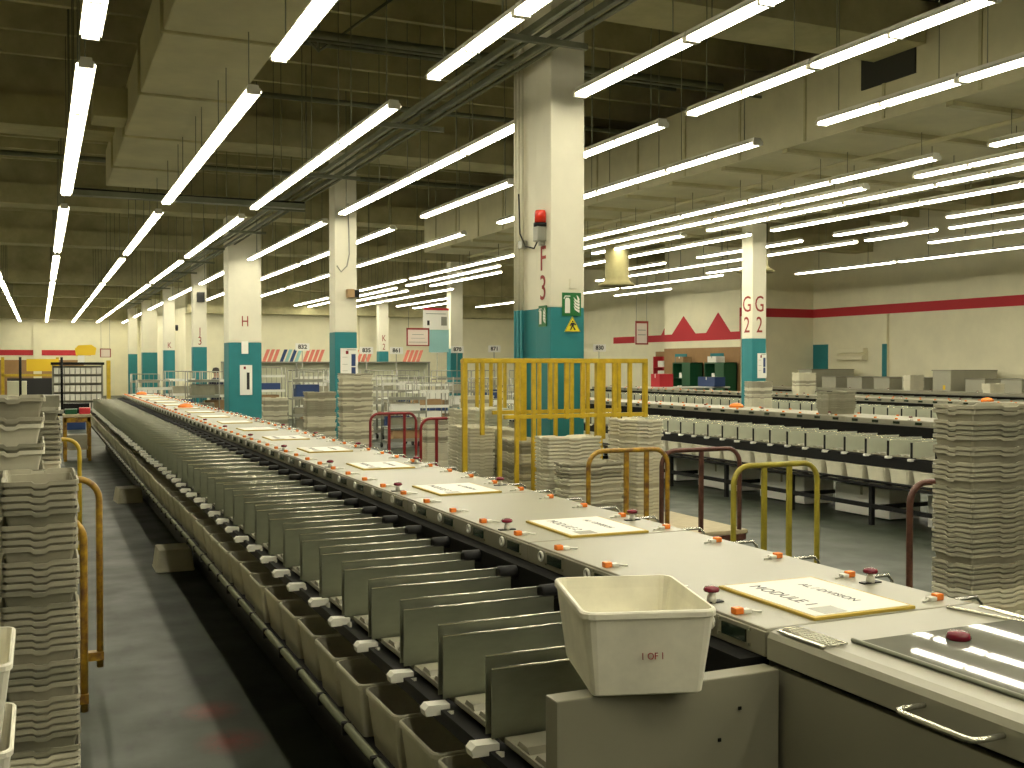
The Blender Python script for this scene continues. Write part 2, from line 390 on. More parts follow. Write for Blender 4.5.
rows = [
    (-1.04, [(b, 4) for b in BAYS[2:]]),
    (.37, [(-6.1, 4), (1.35, 4)] + [(b - .3 if b < 12 else b, 4) for b in BAYS[1:]]),
    (1.80, [(-6.1, 4)] + [(b, 4) for b in BAYS]),
    (3.14, [(-6.1, 4)] + [(b, 4) for b in BAYS]),
    (4.58, [(-6.1, 4)] + [(b, 4) for b in BAYS]),
    (5.93, [(-6.1, 4), (5.2, 2), (9.35, 1), (13.2, 2), (18.5, 4), (26.3, 3), (34.95, 4), (43.3, 1)]),
    (7.40, [ (1.35, 4), (9.7, 4), (18.7, 4), (27, 4), (35, 4), (43.3, 1)]),
    (9.90, [(1.4, 4), (9.5, 5), (21.9, 4), (29.8, 4), (39, 3)]),
    (10.65, [(5.1, 3), (11.5, 5), (24.5, 4), (33, 4), (41.5, 2)]),
    (11.38, [(7.25, 5), (17.2, 2), (26.1, 3), (34.0, 4)]),
    (12.47, [(8.6, 4), (16.6, 4), (32.6, 4), (40.4, 3)]),
    (14.05, [(9.6, 2), (14.2, 1), (17.0, 2), (22.1, 1), (36, 4)]),
    (15.20, [(8.8, 3), (14.6, 1), (16.7, 2), (20.4, 2), (24.0, 2), (39, 3)]),
    (16.65, [(10.7, 3), (22.2, 1)]),
    (17.40, [(4.0, 4), (24.4, 3), (30.2, 2), (37, 3)]),  # nearest run is out of view, added to light the right wall
    (19.05, [(4.5, 5), (15.8, 2), (19.6, 2), (29.6, 2), (38, 2)]),  # first run unseen, put in to brighten the right wall
    (21.9, [(5.0, 6)]),  # whole row added out of frame as extra light for the right wall
]
for ri, (x, runs) in enumerate(rows):
    k = 0
    for (y0, n) in runs:
        for j in range(n):
            k += 1
            y = y0 + j * 1.83
            dt = y < 19 and x < 12
            top = .365 if 9 < x < 13.4 and y < 25 else HC - 4.39
            if (dt, top) not in FX: FX[(dt, top)] = o = fixture(dt, top)
            else: o = copy_tree(FX[(dt, top)])
            o.location = (x, y, 4.38)
            tag(o, 'twin-tube lamp, %s from the near end of the %s lamp row from the left' % (nth(k), nth(ri + 1)), 'lamp', 'twin-tube ceiling lamps')

# ------------------------------------------------------------------ trays and tubs
def ring(hx, hy, cr, fr, nc=3):
    """rounded rectangle as (x, y, side, t) points; fr = fractions along every side"""
    out = []
    for (sx, sy, ax) in ((1, 1, 0),):
        pass
    cs = [(hx - cr, -hy + cr, -PI / 2), (hx - cr, hy - cr, 0), (-hx + cr, hy - cr, PI / 2), (-hx + cr, -hy + cr, PI)]
    ends = []
    for i, (cx, cy, a0) in enumerate(cs):
        arc = [(cx + cr * math.cos(a0 + PI / 2 * j / nc), cy + cr * math.sin(a0 + PI / 2 * j / nc)) for j in range(nc + 1)]
        ends.append(arc)
    for i in range(4):
        for p in ends[i]: out.append((p[0], p[1], -1, 0))
        a = ends[i][-1]; b = ends[(i + 1) % 4][0]
        for f in fr: out.append((a[0] + (b[0] - a[0]) * f, a[1] + (b[1] - a[1]) * f, i, f))
    return out
def vessel(hx, hy, specs, cr, fr=(), dip=None, dips=()):
    """specs: list of (inset, z); last ring is the inside bottom; dip(i)-> z drop for rings named in dips"""
    mb = MB(); rings = []
    for q, (ins, z) in enumerate(specs):
        pts = ring(hx - ins, hy - ins, max(.004, cr - ins * .5), fr)
        rings.append([(p[0], p[1], z - (dip(p) if dip and q in dips else 0)) for p in pts])
    n = len(rings[0]); vs = [p for r in rings for p in r]; fs = []
    for i in range(len(rings) - 1):
        for j in range(n): fs.append((i * n + j, i * n + (j + 1) % n, (i + 1) * n + (j + 1) % n, (i + 1) * n + j))
    fs += [tuple(range(n))[::-1], tuple((len(rings) - 1) * n + j for j in range(n))]
    return mb.add(vs, fs)
def trdip(p):
    if p[2] < 0: return 0
    return .010 if .40 < p[3] < .60 else 0
FR = (.36, .41, .59, .64)
def tray_mesh(m):
    return vessel(.131, .25, [(.028, 0), (.015, .080), (.0, .083), (0, .1), (.007, .1), (.012, .080), (.030, .006)], .02, FR, trdip, (2, 3, 4)).mesh('mail_tray', m)
TM = [tray_mesh('tray'), tray_mesh('tray2'), tray_mesh('tray3')]
MASS = MB()
def stack(desc, x, y, z0, n, rz=0, gaps=(), pitch=.03, pal=(0, 0, 1, 2), gap=.028, hid=0):
    """nested trays; gaps: indices (from the bottom) after which the next tray sits proud; the lowest hid trays join the mass"""
    z = z0
    for i in range(n):
        me = TM[random.choice(pal)]
        if i < hid:
            T = Matrix.Translation((x, y, z)) @ Matrix.Rotation(rz, 4, 'Z')
            MASS.add([(T @ v.co)[:] for v in me.vertices], [tuple(f.vertices) for f in me.polygons])
            z += pitch + (gap if i in gaps else 0); continue
        o = bpy.data.objects.new('mail_tray', me); C.objects.link(o)
        o.location = (x + random.uniform(-.004, .004), y + random.uniform(-.004, .004), z); o.rotation_euler = (0, 0, rz + random.uniform(-.012, .012))
        tag(o, 'grey tray, %s down in %s' % (nth(n - i), desc), 'tray', 'trays in ' + desc)
        z += pitch + (gap if i in gaps else 0)
    return z - pitch + .1
def G(n, *step):
    r = []; i = 0; k = 0
    while i < n:
        i += step[k % len(step)]; k += 1; r.append(i)
    return set(r)
TUBS = [(.028, 0), (.024, .004), (.007, .168), (.005, .182), (.0, .184), (.0, .196), (.003, .2), (.009, .2), (.012, .17), (.031, .008)]
def tub_mesh(m, h=1.0, hx=.16):
    return vessel(hx, .205, [(a * (1.2 if i < 2 or i == 9 else 1), z * h) for i, (a, z) in enumerate(TUBS)], .03).mesh('mail_tub', m)
TUBN = tub_mesh('tray3', 1.0, .150)
TUBW, TUBG = tub_mesh('tub'), tub_mesh('tub2', 1.0, .172)

# ------------------------------------------------------------------ sorting machine
XFc, XBk, XD, ZT, PIT = 1.694, 2.42, 1.062, 1.22, .36
def divider_mesh(m='steel'):
    b = MB().box(XD, 1.60, 0, .004, .927, 1.108).box(XD, 1.60, .040, .0445, .927, 1.133).box(XD + .03, 1.60, .004, .040, 1.05, 1.054)
    return b.mesh('divider', m)
def edge_mesh():
    return MB().tube([(XD + .002, .042, 1.1325), (1.60, .042, 1.1325)], .0035, 5).tube([(XD + .002, .002, 1.1085), (1.60, .002, 1.1085)], .0035, 5).mesh('rolled_edge', 'bright')
def floor_mesh():
    b = MB().prism([(.075, .918), (.075, .932), (.345, .932), (.345, .918)], 'x', XD + .03, 1.62)
    for y in (.10, .205):
        b.prism([(y, .932), (y + .014, .947), (y + .062, .947), (y + .076, .932)], 'x', XD + .036, 1.60)
    return b.mesh('bin_floor', 'shell')
EC = MB().box(XD - .005, XD + .002, .006, .036, .925, 1.100).mesh('gap_shade', 'black')  # black strip standing in for the shaded gap at a divider's end
DV2 = divider_mesh('lit_zinc')
DV, ED, BF = divider_mesh(), edge_mesh(), floor_mesh()
RO = MB().tube([(1.555, .022, 1.118), (1.56, .022, 1.118), (1.63, .022, 1.118), (1.635, .022, 1.118), (1.675, .022, 1.118)], [.018, .026, .026, .02, .02], 10).mesh('roller', 'black')
LBL = MB().prism([(XD - .05, .893), (XD + .024, .893), (XD + .024, .921), (XD - .042, .924), (XD - .054, .911)], 'y', -.012, .032).mesh('label_holder', 'white')
LBL2 = MB().prism([(-.062, .888), (-.024, .876), (-.024, .906), (-.062, .918)], 'x', XD + .008, XD + .016).mesh('small_label', 'white')
DSP = MB().box(XFc - .0055, XFc + .004, .13, .235, 1.168, 1.201).mesh('display', 'lcd')
RNG = MB().tube([(XFc - .006, .285 + .016 * math.cos(a * PI / 6), 1.188 + .016 * math.sin(a * PI / 6)) for a in range(12)], .005, 5, closed=True).mesh('ring_button', 'white')
SCR = MB()
for (y, z) in ((.115, 1.205), (.25, 1.205), (.25, 1.165), (.115, 1.165)): SCR.box(XFc - .004, XFc, y - .004, y + .004, z - .004, z + .004)
SCR = SCR.mesh('screw', 'bright')
LENS = MB().box(-.016, .012, -.012, .012, .0, .019, .004).mesh('indicator_lens', 'orange')
LWIRE = MB().box(.014, .038, -.012, .012, 0, .012, .003).tube([(.038, 0, .006), (.055, -.01, .004), (.07, -.012, .003)], .003, 4).mesh('lens_base', 'white')
BTNB = MB().box(-.035, .035, -.012, .012, 0, .004).mesh('button_plate', 'black')
BTNS = MB().lathe([(.014, .002), (.013, .02), (.009, .022), (.009, .03)], 0, 0, 10).mesh('button_stem', 'white')
BTNC = MB().lathe([(.010, .029), (.022, .032), (.024, .038), (.02, .045), (.008, .048)], 0, 0, 12).mesh('button_cap', 'maroon')
def link(name, me, parent, loc):
    o = bpy.data.objects.new(name, me); C.objects.link(o); o.parent = parent; o.location = loc; return o
def estop(root, x, y):
    o = link('stop_button', BTNS, root, (x, y, ZT)); link('button_plate', BTNB, o, (0, 0, 0)); link('button_cap', BTNC, o, (0, 0, 0))
def sorter(label, dx, y0, nmod, level):
    root = thing('sorting_machine', label, 'machine', (dx, y0, 0))
    L = nmod * 4 * PIT
    dz = 0 if level == 0 else (-.085 if dx < 10 else -.035)
    # carcass
    ob('carcass', MB().box(1.72, XBk - .03, 0.02, L, .45, 1.145), 'shell2', root)
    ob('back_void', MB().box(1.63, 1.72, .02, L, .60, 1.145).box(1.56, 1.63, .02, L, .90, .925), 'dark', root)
    for k in range(nmod):
        y = k * 4 * PIT
        ob('top_cover', MB().box(XFc + .006, XBk, y + .0035, y + 4 * PIT - .0035, 1.15, ZT, .006), 'shell', root)
        ob('front_rail', MB().box(XFc, XFc + .012, y + .002, y + 4 * PIT - .002, 1.147, ZT - .008, .003), 'shell2', root)
        xl = 1.37 if level == 0 else 1.06
        for x in (xl, 2.32):
            ob('leg', MB().box(x - .025, x + .025, y + .25, y + .30, 0, .56 + dz if x < 2 else 1.14), 'black', root)
        ob('leg_brace', MB().box(xl, 2.32, y + .25, y + .30, .18, .23), 'black', root)
    ob('tub_shelf', MB().box(.99, 1.72, .02, L, .555 + dz, .58 + dz), 'black', root)
    ob('shelf_rail', MB().tube([(.985, 0, .615 + dz), (.985, L, .615 + dz)], .016, 8), 'pipe' if level == 0 else 'black', root)
    if level == 0: ob('under_shade_panel', MB().box(1.33, 1.342, .0, L, .0, .555), 'black', root)  # black sheet added for the deep shade under the tub shelf
    ob('support_beam', MB().box(1.05, 1.11, 0, L, .86 + dz, .90 + dz) if level == 0 else MB().box(1.07, 1.16, 0, L, .70, .82), 'black', root)
    if level: ob('stretcher', MB().box(1.04, 1.08, .1, L - .1, .2, .25), 'black', root)
    for k in range(nmod * 4):
        y = k * PIT - (.05 if level == 0 else 0)
        if k:
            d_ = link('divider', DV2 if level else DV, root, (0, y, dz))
            if level < 2: link('rolled_edge', ED, d_, (0, 0, 0))
            if level: link('gap_shade', EC, d_, (0, 0, 0))
        link('bin_floor', BF, root, (0, y, dz))
        if level < 2:
            l_ = link('label_holder', LBL, root, (random.uniform(-.008, .008), random.uniform(-.02, .02), random.uniform(-.008, .004)))
            l_.location.y += y; l_.location.z += dz; l_.rotation_euler = (0, 0, 0)
            if level == 0: link('small_label', LBL2, l_, (0, 0, 0))
            p = link('display', DSP, root, (0, y, 0))
        if level == 0:
            if k: link('roller', RO, root, (0, y, 0))
            link('ring_button', RNG, root, (0, y, 0))
            link('screw', SCR, p, (0, 0, 0))
            c_ = MB
        if level < 2:
            l_ = link('indicator_lens', LENS, root, (XFc + .035, y + .215, ZT))
            if level == 0: link('lens_base', LWIRE, l_, (0, 0, 0))
            if level == 0 or k % 2:
                l_ = link('indicator_lens', LENS, root, (XBk - .06, y + .12, ZT))
                if level == 0: 
                    q = link('lens_base', LWIRE, l_, (0, 0, 0)); q.scale = (-1, 1, 1)
        if k % 4 == 0:
            estop(root, XFc + .05, y + .36)
            if level == 0: estop(root, XBk - .07, y + .38)
    if level == 0:
        cl = MB().box(.965, 1.0, -.012, .012, .585, .632, .004).mesh('rail_clip', 'black')
        for k in range(nmod * 4): link('rail_clip', cl, root, (0, k * PIT, 0))
        br = MB().tube([(0, 0, 0), (.13, 0, 0), (.15, 0, -.02), (.15, 0, -.09)], .006, 5).mesh('back_bracket', 'chrome')
        for k in range(nmod * 4): link('back_bracket', br, root, (XBk - .005, k * PIT + .1, 1.205))
    else:
        ob('end_cover', MB().box(XFc - .55, XBk, -.06, -.005, .5, ZT, .01), 'shell2', root)
    return root
S1 = sorter('long grey sorting machine running down the hall beside the left aisle', 0, 2.18, 16, 0)
# near cover of the long sorter
ob('end_plate', MB().box(XD, 1.685, -.066, -.006, .45, 1.135, .004), 'shell2', S1)
pl = ob('plate_screw', MB().box(1.20, 1.206, -.07, -.064, .93, .936), 'dark', S1)
for x, z in ((1.5, .98), (1.56, 1.05)): ob('plate_screw', MB().box(x, x + .008, -.07, -.064, z, z + .008), 'dark', S1)
ob('near_cover', MB().prism([(XFc, 1.145), (XFc, 1.200), (XFc + .010, 1.214), (XFc + .04, 1.22), (XBk, 1.22), (XBk, 1.145)], 'y', -3.2, -.006), 'shell', S1)
ob('lower_panel', MB().box(XFc + .008, XFc + .03, -3.2, -.012, .05, 1.128, .004), 'shell2', S1)
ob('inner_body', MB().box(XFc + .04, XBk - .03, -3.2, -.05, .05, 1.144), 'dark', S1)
ob('cover_glass', MB().box(1.815, 2.36, -3.1, -.21, 1.221, 1.229, .003), 'glass', S1)
ob('cover_strip', MB().tube([(1.808, -3.1, 1.226), (1.808, -.19, 1.226)], .006, 6), 'pipe', S1)
hd = ob('pull_handle', MB().tube([(XFc + .002, -.53, 1.182), (1.635, -.53, 1.182), (1.618, -.535, 1.182), (1.613, -.55, 1.182), (1.613, -.71, 1.182), (1.618, -.725, 1.182), (1.635, -.73, 1.182), (XFc + .002, -.73, 1.182)], .0062, 10), 'bright', S1)
g = MB()
for j in range(5): g.tube([(1.725 + j * .012, -.03, 1.224), (1.725 + j * .012, -.21, 1.224)], .0028, 5)
for j in range(10): g.tube([(1.723, -.03 - j * .02, 1.226), (1.775, -.03 - j * .02, 1.226)], .0018, 4)
ob('wire_grille', g, 'bright', S1)
ob('grille_strip', MB().box(1.706, 1.72, -.2, -.03, 1.219, 1.2235), 'bright', S1)
ob('hinge_plate', MB().box(2.385, 2.41, -.75, -.05, 1.2195, 1.2235).tube([(2.30, -.02, 1.224), (2.31, -.09, 1.226), (2.335, -.22, 1.226), (2.345, -.27, 1.226)], .005, 6), 'bright', S1)
ob('cover_knob', MB().lathe([(.028, 1.229), (.03, 1.234), (.026, 1.246), (.012, 1.25)], 2.04, -.30, 14), 'maroon', S1)
ob('back_bar', MB().tube([(2.42, -.16, 1.2), (2.72, -.13, 1.2)], .012, 6).tube([(2.42, -.3, 1.19), (2.72, -.27, 1.19)], .012, 6), 'chrome', S1)

sorter('second sorting machine, between the trolleys and pillar G2', 7.9, 6.4, 10, 1)
sorter('third sorting machine, just behind the second one', 13.7, 11.0, 12, 1)
sorter('fourth sorting machine, standing before the row of grey cabinets', 18.6, 15.0, 8, 2)
# tubs in the machines
for k in range(64):
    o = link('mail_tub', TUBG, None, (1.225, 2.18 + k * PIT + .10, .575)); o.rotation_euler = (0, 0, PI / 2 + random.uniform(-.02, .02))
    o.location.x += random.uniform(-.012, .006)
    tag(o, 'grey plastic mail tub, %s from the near end under the long sorter' % nth(k + 1), 'tub', 'tubs under the long sorter')
for k in range(40):
    o = link('mail_tub', TUBN, None, (9.125, 6.4 + k * PIT + .19, -.085 + .582)); o.rotation_euler = (0, 0, PI / 2 + random.uniform(-.03, .03))
    tag(o, 'pale mail tub, %s from the near end under the second sorter' % nth(k + 1), 'tub', 'tubs under the second sorter')
# the white tub left on the machine end
o = thing('mail_tub', 'white plastic tub marked in red, standing on the near end of the long sorter', 'tub', (1.325, 2.235, 1.137), math.radians(-17))
link('tub_body', TUBW, o, (0, 0, 0))
text('marking', '1 OF 1', .022, 'redink', o, (.005, -.1965, .095), (math.radians(84), 0, 0), .9, ext=.001)

# notice boards on the covers
for k in range(16):
    y = 2.18 + k * 4 * PIT
    x = 1.875 + random.uniform(-.012, .012)
    t = thing('notice_board', 'white paper notice board with yellow edge, %s from the near end of the long sorter' % nth(k + 1), 'notice board', (x, y + .015, ZT), random.uniform(-.03, .03), 'notice boards on the long sorter')
    ob('backing', MB().box(0, .35, 0, .44, 0, .009, .002), 'yedge', t)
    ob('sheet', MB().box(.012, .338, .012, .428, .009, .0102), 'paper', t)
    if k < 6:
        text('writing', 'MODULE %d' % (k + 1), .058, 'ink', t, (.09, .25, .0106), (0, 0, -PI / 2), 1.0, ext=.0002)
        text('writing', 'AL / DIVISION', .04, 'ink', t, (.24, .23, .0106), (0, 0, -PI / 2), 1.0, ext=.0002)
        ob('photo_patch', MB().box(.05, .13, .02, .09, .0102, .0106), 'cart', t)
# lenses of orange left loose, orange bar on the covers
for (x, y, lab) in ((2.05, 16.9, 'orange plastic beacon lying on the long sorter near pillar H'), (2.05, 24.6, 'small orange beacon at the far end of the long sorter'), (9.98, 13.6, 'orange beacon lying on the second sorter'), (15.75, 13.9, 'orange beacon lying on the third sorter')):
    b = MB().lathe([(.11, 0), (.115, .03), (.08, .06), (.02, .075)], 0, 0, 12)
    o = ob('beacon', b, 'orange', None, (x, y, ZT)); tag(o, lab, 'beacon')

# ------------------------------------------------------------------ trolleys
def trolley(label, x, y, w, l, h, m, nb=2, lean=0.0, zdeck=.25, dirn=1, bar=(), rz=0, dw=None):
    """flatbed; the handle stands at y, the deck runs from there towards dirn*Y"""
    t = thing('platform_trolley', label, 'trolley', (x, y, 0), rz)
    hw = w / 2; r = .12
    pts = [(-hw, 0, min(zdeck - .03, .12)), (-hw, lean * .6, h * .6), (-hw, lean, h - r)]
    for a in range(1, 7):
        q = PI - a * PI / 12
        pts.append((-hw + r + r * math.cos(q), lean, h - r + r * math.sin(q)))
    pts += [(-p[0], p[1], p[2]) for p in pts[::-1]]
    ob('handle_frame', MB().tube(pts, .019, 8), m, t)
    for k in range(nb):
        xx = bar[k] if bar else -hw + w * (k + 1) / (nb + 1)
        ob('handle_bar', MB().box(xx - .018, xx + .018, -.008, .012, zdeck - .02, h - .012).__class__().prism([(-.008, zdeck), (.012, zdeck), (lean + .010, h - .01), (lean - .010, h - .01)], 'x', xx - .018, xx + .018), m, t)
    y0, y1 = (0, l) if dirn > 0 else (-l, 0)
    dw = dw or hw + .03
    ob('deck', MB().box(-dw, dw, y0 - .02, y1 + .02, zdeck - .035, zdeck, .006), 'wood', t)
    ob('deck_frame', MB().box(-dw + .01, dw - .01, y0 - .01, y1 + .01, zdeck - .085, zdeck - .035).box(-hw - .02, hw + .02, -.03, .03, zdeck - .085, zdeck - .036), m, t)
    for xx in (-dw + .09, dw - .09):
        for yy in (y0 + .12, y1 - .12):
            wz = .075
            wh = MB().tube([(xx - .022, yy, wz), (xx + .022, yy, wz)], wz, 14)
            ww = ob('wheel', wh, 'rubber', t)
            ob('caster_fork', MB().box(xx - .032, xx + .032, yy - .02, yy + .02, wz - .01, zdeck - .08), 'cart', ww)
    return t
trolley('golden-yellow platform trolley standing before the fence, loaded with trays', 4.12, 6.98, .70, 1.15, 1.24, 'gold', 2, bar=(-.02, .16))
trolley('empty brown-handled platform trolley beside the second sorter', 4.8, 7.0, .74, 1.1, 1.22, 'rust', 1, dirn=1, bar=(0,), dw=.44, zdeck=.56)
trolley('empty olive-yellow platform trolley behind the long sorter', 4.55, 5.75, .70, .6, 1.22, 'olive', 2, dirn=1, bar=(-.1, .11), zdeck=.42)
trolley('rusty-handled platform trolley carrying the tall stack by the right edge', 4.86, 4.52, .68, 1.25, 1.22, 'rust', 1, dirn=-1, dw=.62, zdeck=.5)
trolley('dark red platform trolley, left of the pair beside the long sorter', 4.45, 13.9, .66, 1.1, 1.22, 'redpaint', 2, bar=(-.06, .16))
trolley('dark red platform trolley, right of the pair beside the long sorter', 4.62, 12.35, .62, 1.1, 1.22, 'redpaint', 2)
trolley('yellow platform trolley loaded with trays, nearest the camera in the left aisle', -.145, 5.78, .68, 1.75, 1.13, 'gold', 1, dirn=-1, lean=-.05, dw=.26)
trolley('yellow platform trolley with tall handle behind the near left stacks', -.03, 6.6, .68, 1.5, 1.23, 'gold', 1, dirn=1, dw=.27)
trolley('yellow platform trolley, third along the left aisle', -.02, 10.6, .7, 1.4, 1.2, 'yellow', 2, dirn=1)

# ------------------------------------------------------------------ tray stacks
# left aisle
stack('the big near stack by the left aisle', -.003, 4.46, .25, 37, gaps=G(37, 5, 6, 4, 7, 5, 4), pal=(0, 0, 1), pitch=.0265, hid=5)
stack('the second stack behind the big near one', -.115, 5.26, .25, 24, gaps=G(24, 2, 1, 2), pal=(0, 1, 2), gap=.055, hid=16)
stack('the thin third stack by the yellow handle', -.02, 6.95, .25, 39, gaps=G(39, 7, 9, 5), pal=(1, 0), hid=30)
z = .16
for k in range(5):
    o = link('mail_tub', TUBW, None, (-.225, 2.95, z)); z += .207 if k < 4 else 0
    tag(o, 'white mail tub, %s from the top of the pile at the lower left corner' % nth(5 - k), 'tub', 'white tubs at the lower left')
t = thing('tub_dolly', 'low wheeled dolly under the pile of white tubs', 'dolly', (-.225, 2.95, 0))
ob('deck', MB().box(-.2, .2, -.22, .22, .11, .158, .006), 'wood', t)
for sx in (-1, 1):
    for sy in (-1, 1): ob('wheel', MB().tube([(sx * .14 - .015, sy * .16, .05), (sx * .14 + .015, sy * .16, .05)], .05, 12).box(sx * .14 - .02, sx * .14 + .02, sy * .16 - .012, sy * .16 + .012, .05, .11), 'rubber', t)
# right
stack('the tall stack by the right edge', 4.36, 3.84, .5, 39, rz=PI / 2, gaps=G(39, 3, 9, 14, 4, 2, 4), pitch=.0245, pal=(0, 0, 1), hid=8)
# around the fence
stack('the front stack on the golden trolley', 3.98, 7.36, .25, 24, rz=PI / 2, gaps=G(24, 2, 13), pal=(2, 2, 0), hid=7)
stack('the back stack on the golden trolley', 3.98, 7.72, .25, 31, rz=PI / 2, gaps=G(28, 9, 12), pal=(2,), hid=22)
stack('the dark-rimmed stack right of the golden trolley handle', 4.62, 7.72, .56, 25, gaps=G(27, 7, 12), pal=(2,), hid=2)
stack('the first stack behind the fence bars', 3.95, 8.55, .03, 34, gaps=G(34, 11, 4), pal=(2, 2, 0), hid=18)
stack('the second stack behind the fence bars', 3.68, 9.1, .03, 38, gaps=G(38, 9, 12), pal=(2,), hid=20)
stack('the third stack behind the fence bars', 4.0, 9.15, .03, 38, gaps=G(38, 18), pal=(2, 2, 0), hid=26)
stack('the fourth stack behind the fence bars', 3.98, 9.95, .03, 43, gaps=G(43, 20), pal=(2,), hid=30)
stack('the fifth stack behind the fence bars', 4.27, 10.1, .03, 43, gaps=G(43, 14), pal=(2,), hid=32)
# far side of the long sorter
stack('the tall stack left of the red trolleys', 4.42, 15.7, .03, 42, rz=PI / 2, gaps=G(42, 5, 6, 4, 7, 3, 2), pal=(2, 0), gap=.05, hid=12)
stack('the stack beside pillar G', 4.18, 17.0, .03, 35, rz=PI / 2, gaps=G(34, 4, 6, 9, 3), pal=(2, 0), gap=.05, hid=10)
stack('the short stack beside pillar H', 4.43, 21.8, .03, 27, rz=PI / 2, gaps=G(27, 5, 4), pal=(2, 0), gap=.06, hid=14)
stack('the stack behind the red trolleys', 5.35, 14.5, .03, 32, rz=PI / 2, gaps=G(32, 12, 9), pal=(2, 2, 0), hid=16)
stack('the taller stack behind the red trolleys', 6.35, 15.5, .03, 40, rz=PI / 2, gaps=G(40, 14), pal=(2, 2, 0), gap=.05, hid=30)
stack('the stack at the left end of the fence', 4.52, 11.35, .03, 34, gaps=G(34, 6, 3, 2, 14), pal=(2, 0), gap=.05, hid=16)
# on the right-hand machines
stack('the stack on the second sorter', 9.95, 11.3, ZT, 7, rz=PI / 2, gaps=G(7, 4), pal=(0, 1))
stack('the stack on the third sorter', 15.8, 19.0, ZT, 12, rz=PI / 2, gaps=G(12, 5), pal=(2, 0), hid=4)
stack('the stack before pillar G2', 12.85, 16.8, .03, 46, gaps=G(46, 12), pal=(2, 0), rz=PI / 2, hid=36)
stack('the stack on the fourth sorter', 20.7, 20.6, ZT, 10, rz=PI / 2, gaps=G(10, 5), pal=(2, 2))
stack('the low pile on the fourth sorter', 20.7, 18.1, ZT, 5, rz=PI / 2, pal=(2, 2))

tag(ob('nested_trays', MASS, 'tray3'), 'the remaining lower grey trays nested at the bottoms of all the tray stacks', 'trays', None, 'stuff')

# ------------------------------------------------------------------ fence
fe = thing('safety_fence', 'yellow steel bar fence around the F3 pillar', 'fence', (3.25, 8.2, 0))
N = 11; LX = 1.76
ob('top_rail', MB().box(-.02, LX + .02, -.02, .02, 1.91, 1.95, .004), 'yellow', fe)
ob('mid_rail', MB().box(.36, LX + .02, -.015, .015, 1.43, 1.465, .004), 'yellow', fe)
for k in range(N + 1):
    x = LX * k / N; thick = k in (0, 8, 11)
    z0 = 0 if k in (0, 2, 3, 4, 8) else (1.3 if k == 1 else 1.42)
    r = .028 if k == 8 else (.017 if not thick else .02)
    ob('post' if thick else 'bar', MB().box(x - r, x + r, -r, r, z0, 1.92, .003), 'yellow', fe)
f2 = thing('safety_fence', 'shorter yellow bar panel close in front of the F3 pillar', 'fence', (3.98, 8.62, 0))
ob('top_rail', MB().box(-.02, 1.02, -.02, .02, 1.91, 1.95, .004), 'yellow', f2)
ob('mid_rail', MB().box(-.3, 1.02, -.015, .015, 1.45, 1.485, .004), 'yellow', f2)
for k in range(7):
    x = k / 6; r = .028 if k == 0 else .016
    ob('post' if k in (0, 6) else 'bar', MB().box(x - r, x + r, -r, r, 0 if k in (0, 6) else 1.2, 1.92, .003), 'yellow', f2)
f3 = thing('safety_fence', 'yellow bar panel left of the F3 pillar, behind the first fence', 'fence', (4.16, 10.55, 0))
ob('top_rail', MB().box(-.02, .68, -.02, .02, 1.91, 1.95, .004), 'yellow', f3)
for k in range(5): ob('bar', MB().box(k * .165 - .017, k * .165 + .017, -.017, .017, 0, 1.92, .003), 'yellow', f3)

# ------------------------------------------------------------------ things on the pillars
b = thing('warning_beacon', 'red warning beacon on a grey bracket on the F3 pillar', 'beacon', (4.36, 9.04, 3.09))
ob('bracket', MB().box(-.055, .055, -.05, .05, -.02, .12, .008).box(-.01, .04, -.02, .02, -.06, -.02), 'cart', b)
ob('collar', MB().lathe([(.066, .12), (.066, .155)], 0, 0, 14), 'black', b)
ob('lens', MB().lathe([(.056, .155), (.055, .25), (.046, .275), (.02, .28)], 0, 0, 14), 'beacon', b)
def fire_sign(label, loc, rot, w, h):
    t = thing('fire_point_sign', label, 'sign', loc); t.rotation_euler = rot
    ob('panel', MB().box(-w / 2, w / 2, -.008, 0, -h / 2, h / 2), 'sgreen', t)
    e = MB().box(-.36 * w, -.1 * w, -.011, -.008, -.38 * h, .2 * h).prism([(-.36 * w, .2 * h), (-.1 * w, .2 * h), (-.16 * w, .28 * h), (-.30 * w, .28 * h)], 'y', -.011, -.008).prism([(-.40 * w, .22 * h), (-.34 * w, .33 * h), (-.08 * w, .33 * h), (-.08 * w, .37 * h), (-.36 * w, .37 * h), (-.44 * w, .24 * h)], 'y', -.011, -.008)
    ob('extinguisher_symbol', e, 'paper', t)
    f = MB()
    for k in range(4):
        zz = -.30 * h + k * .13 * h
        f.prism([(.40 * w, zz - .06 * h), (.42 * w, zz + .05 * h), (.25 * w, zz + .1 * h), (.10 * w, zz + .22 * h), (.17 * w, zz + .06 * h)], 'y', -.011, -.008)
    f.prism([(.33 * w, .12 * h), (.42 * w, .2 * h), (.36 * w, .32 * h), (.26 * w, .4 * h), (.30 * w, .25 * h)], 'y', -.011, -.008)
    ob('flame_symbol', f, 'paper', t)
fire_sign('green fire extinguisher sign facing the camera on the F3 pillar', (4.62, 8.899, 2.47), (0, 0, 0), .20, .22)
fire_sign('narrow green fire extinguisher sign on the side face of the F3 pillar', (4.399, 9.06, 2.36), (0, 0, -PI / 2), .17, .20)
t = thing('hazard_sign', 'yellow triangular hazard sign with a figure below the green sign', 'sign', (4.63, 8.899, 2.21))
ob('panel', MB().prism([(-.085, 0), (.085, 0), (0, .145)], 'y', -.006, 0), 'syellow', t)
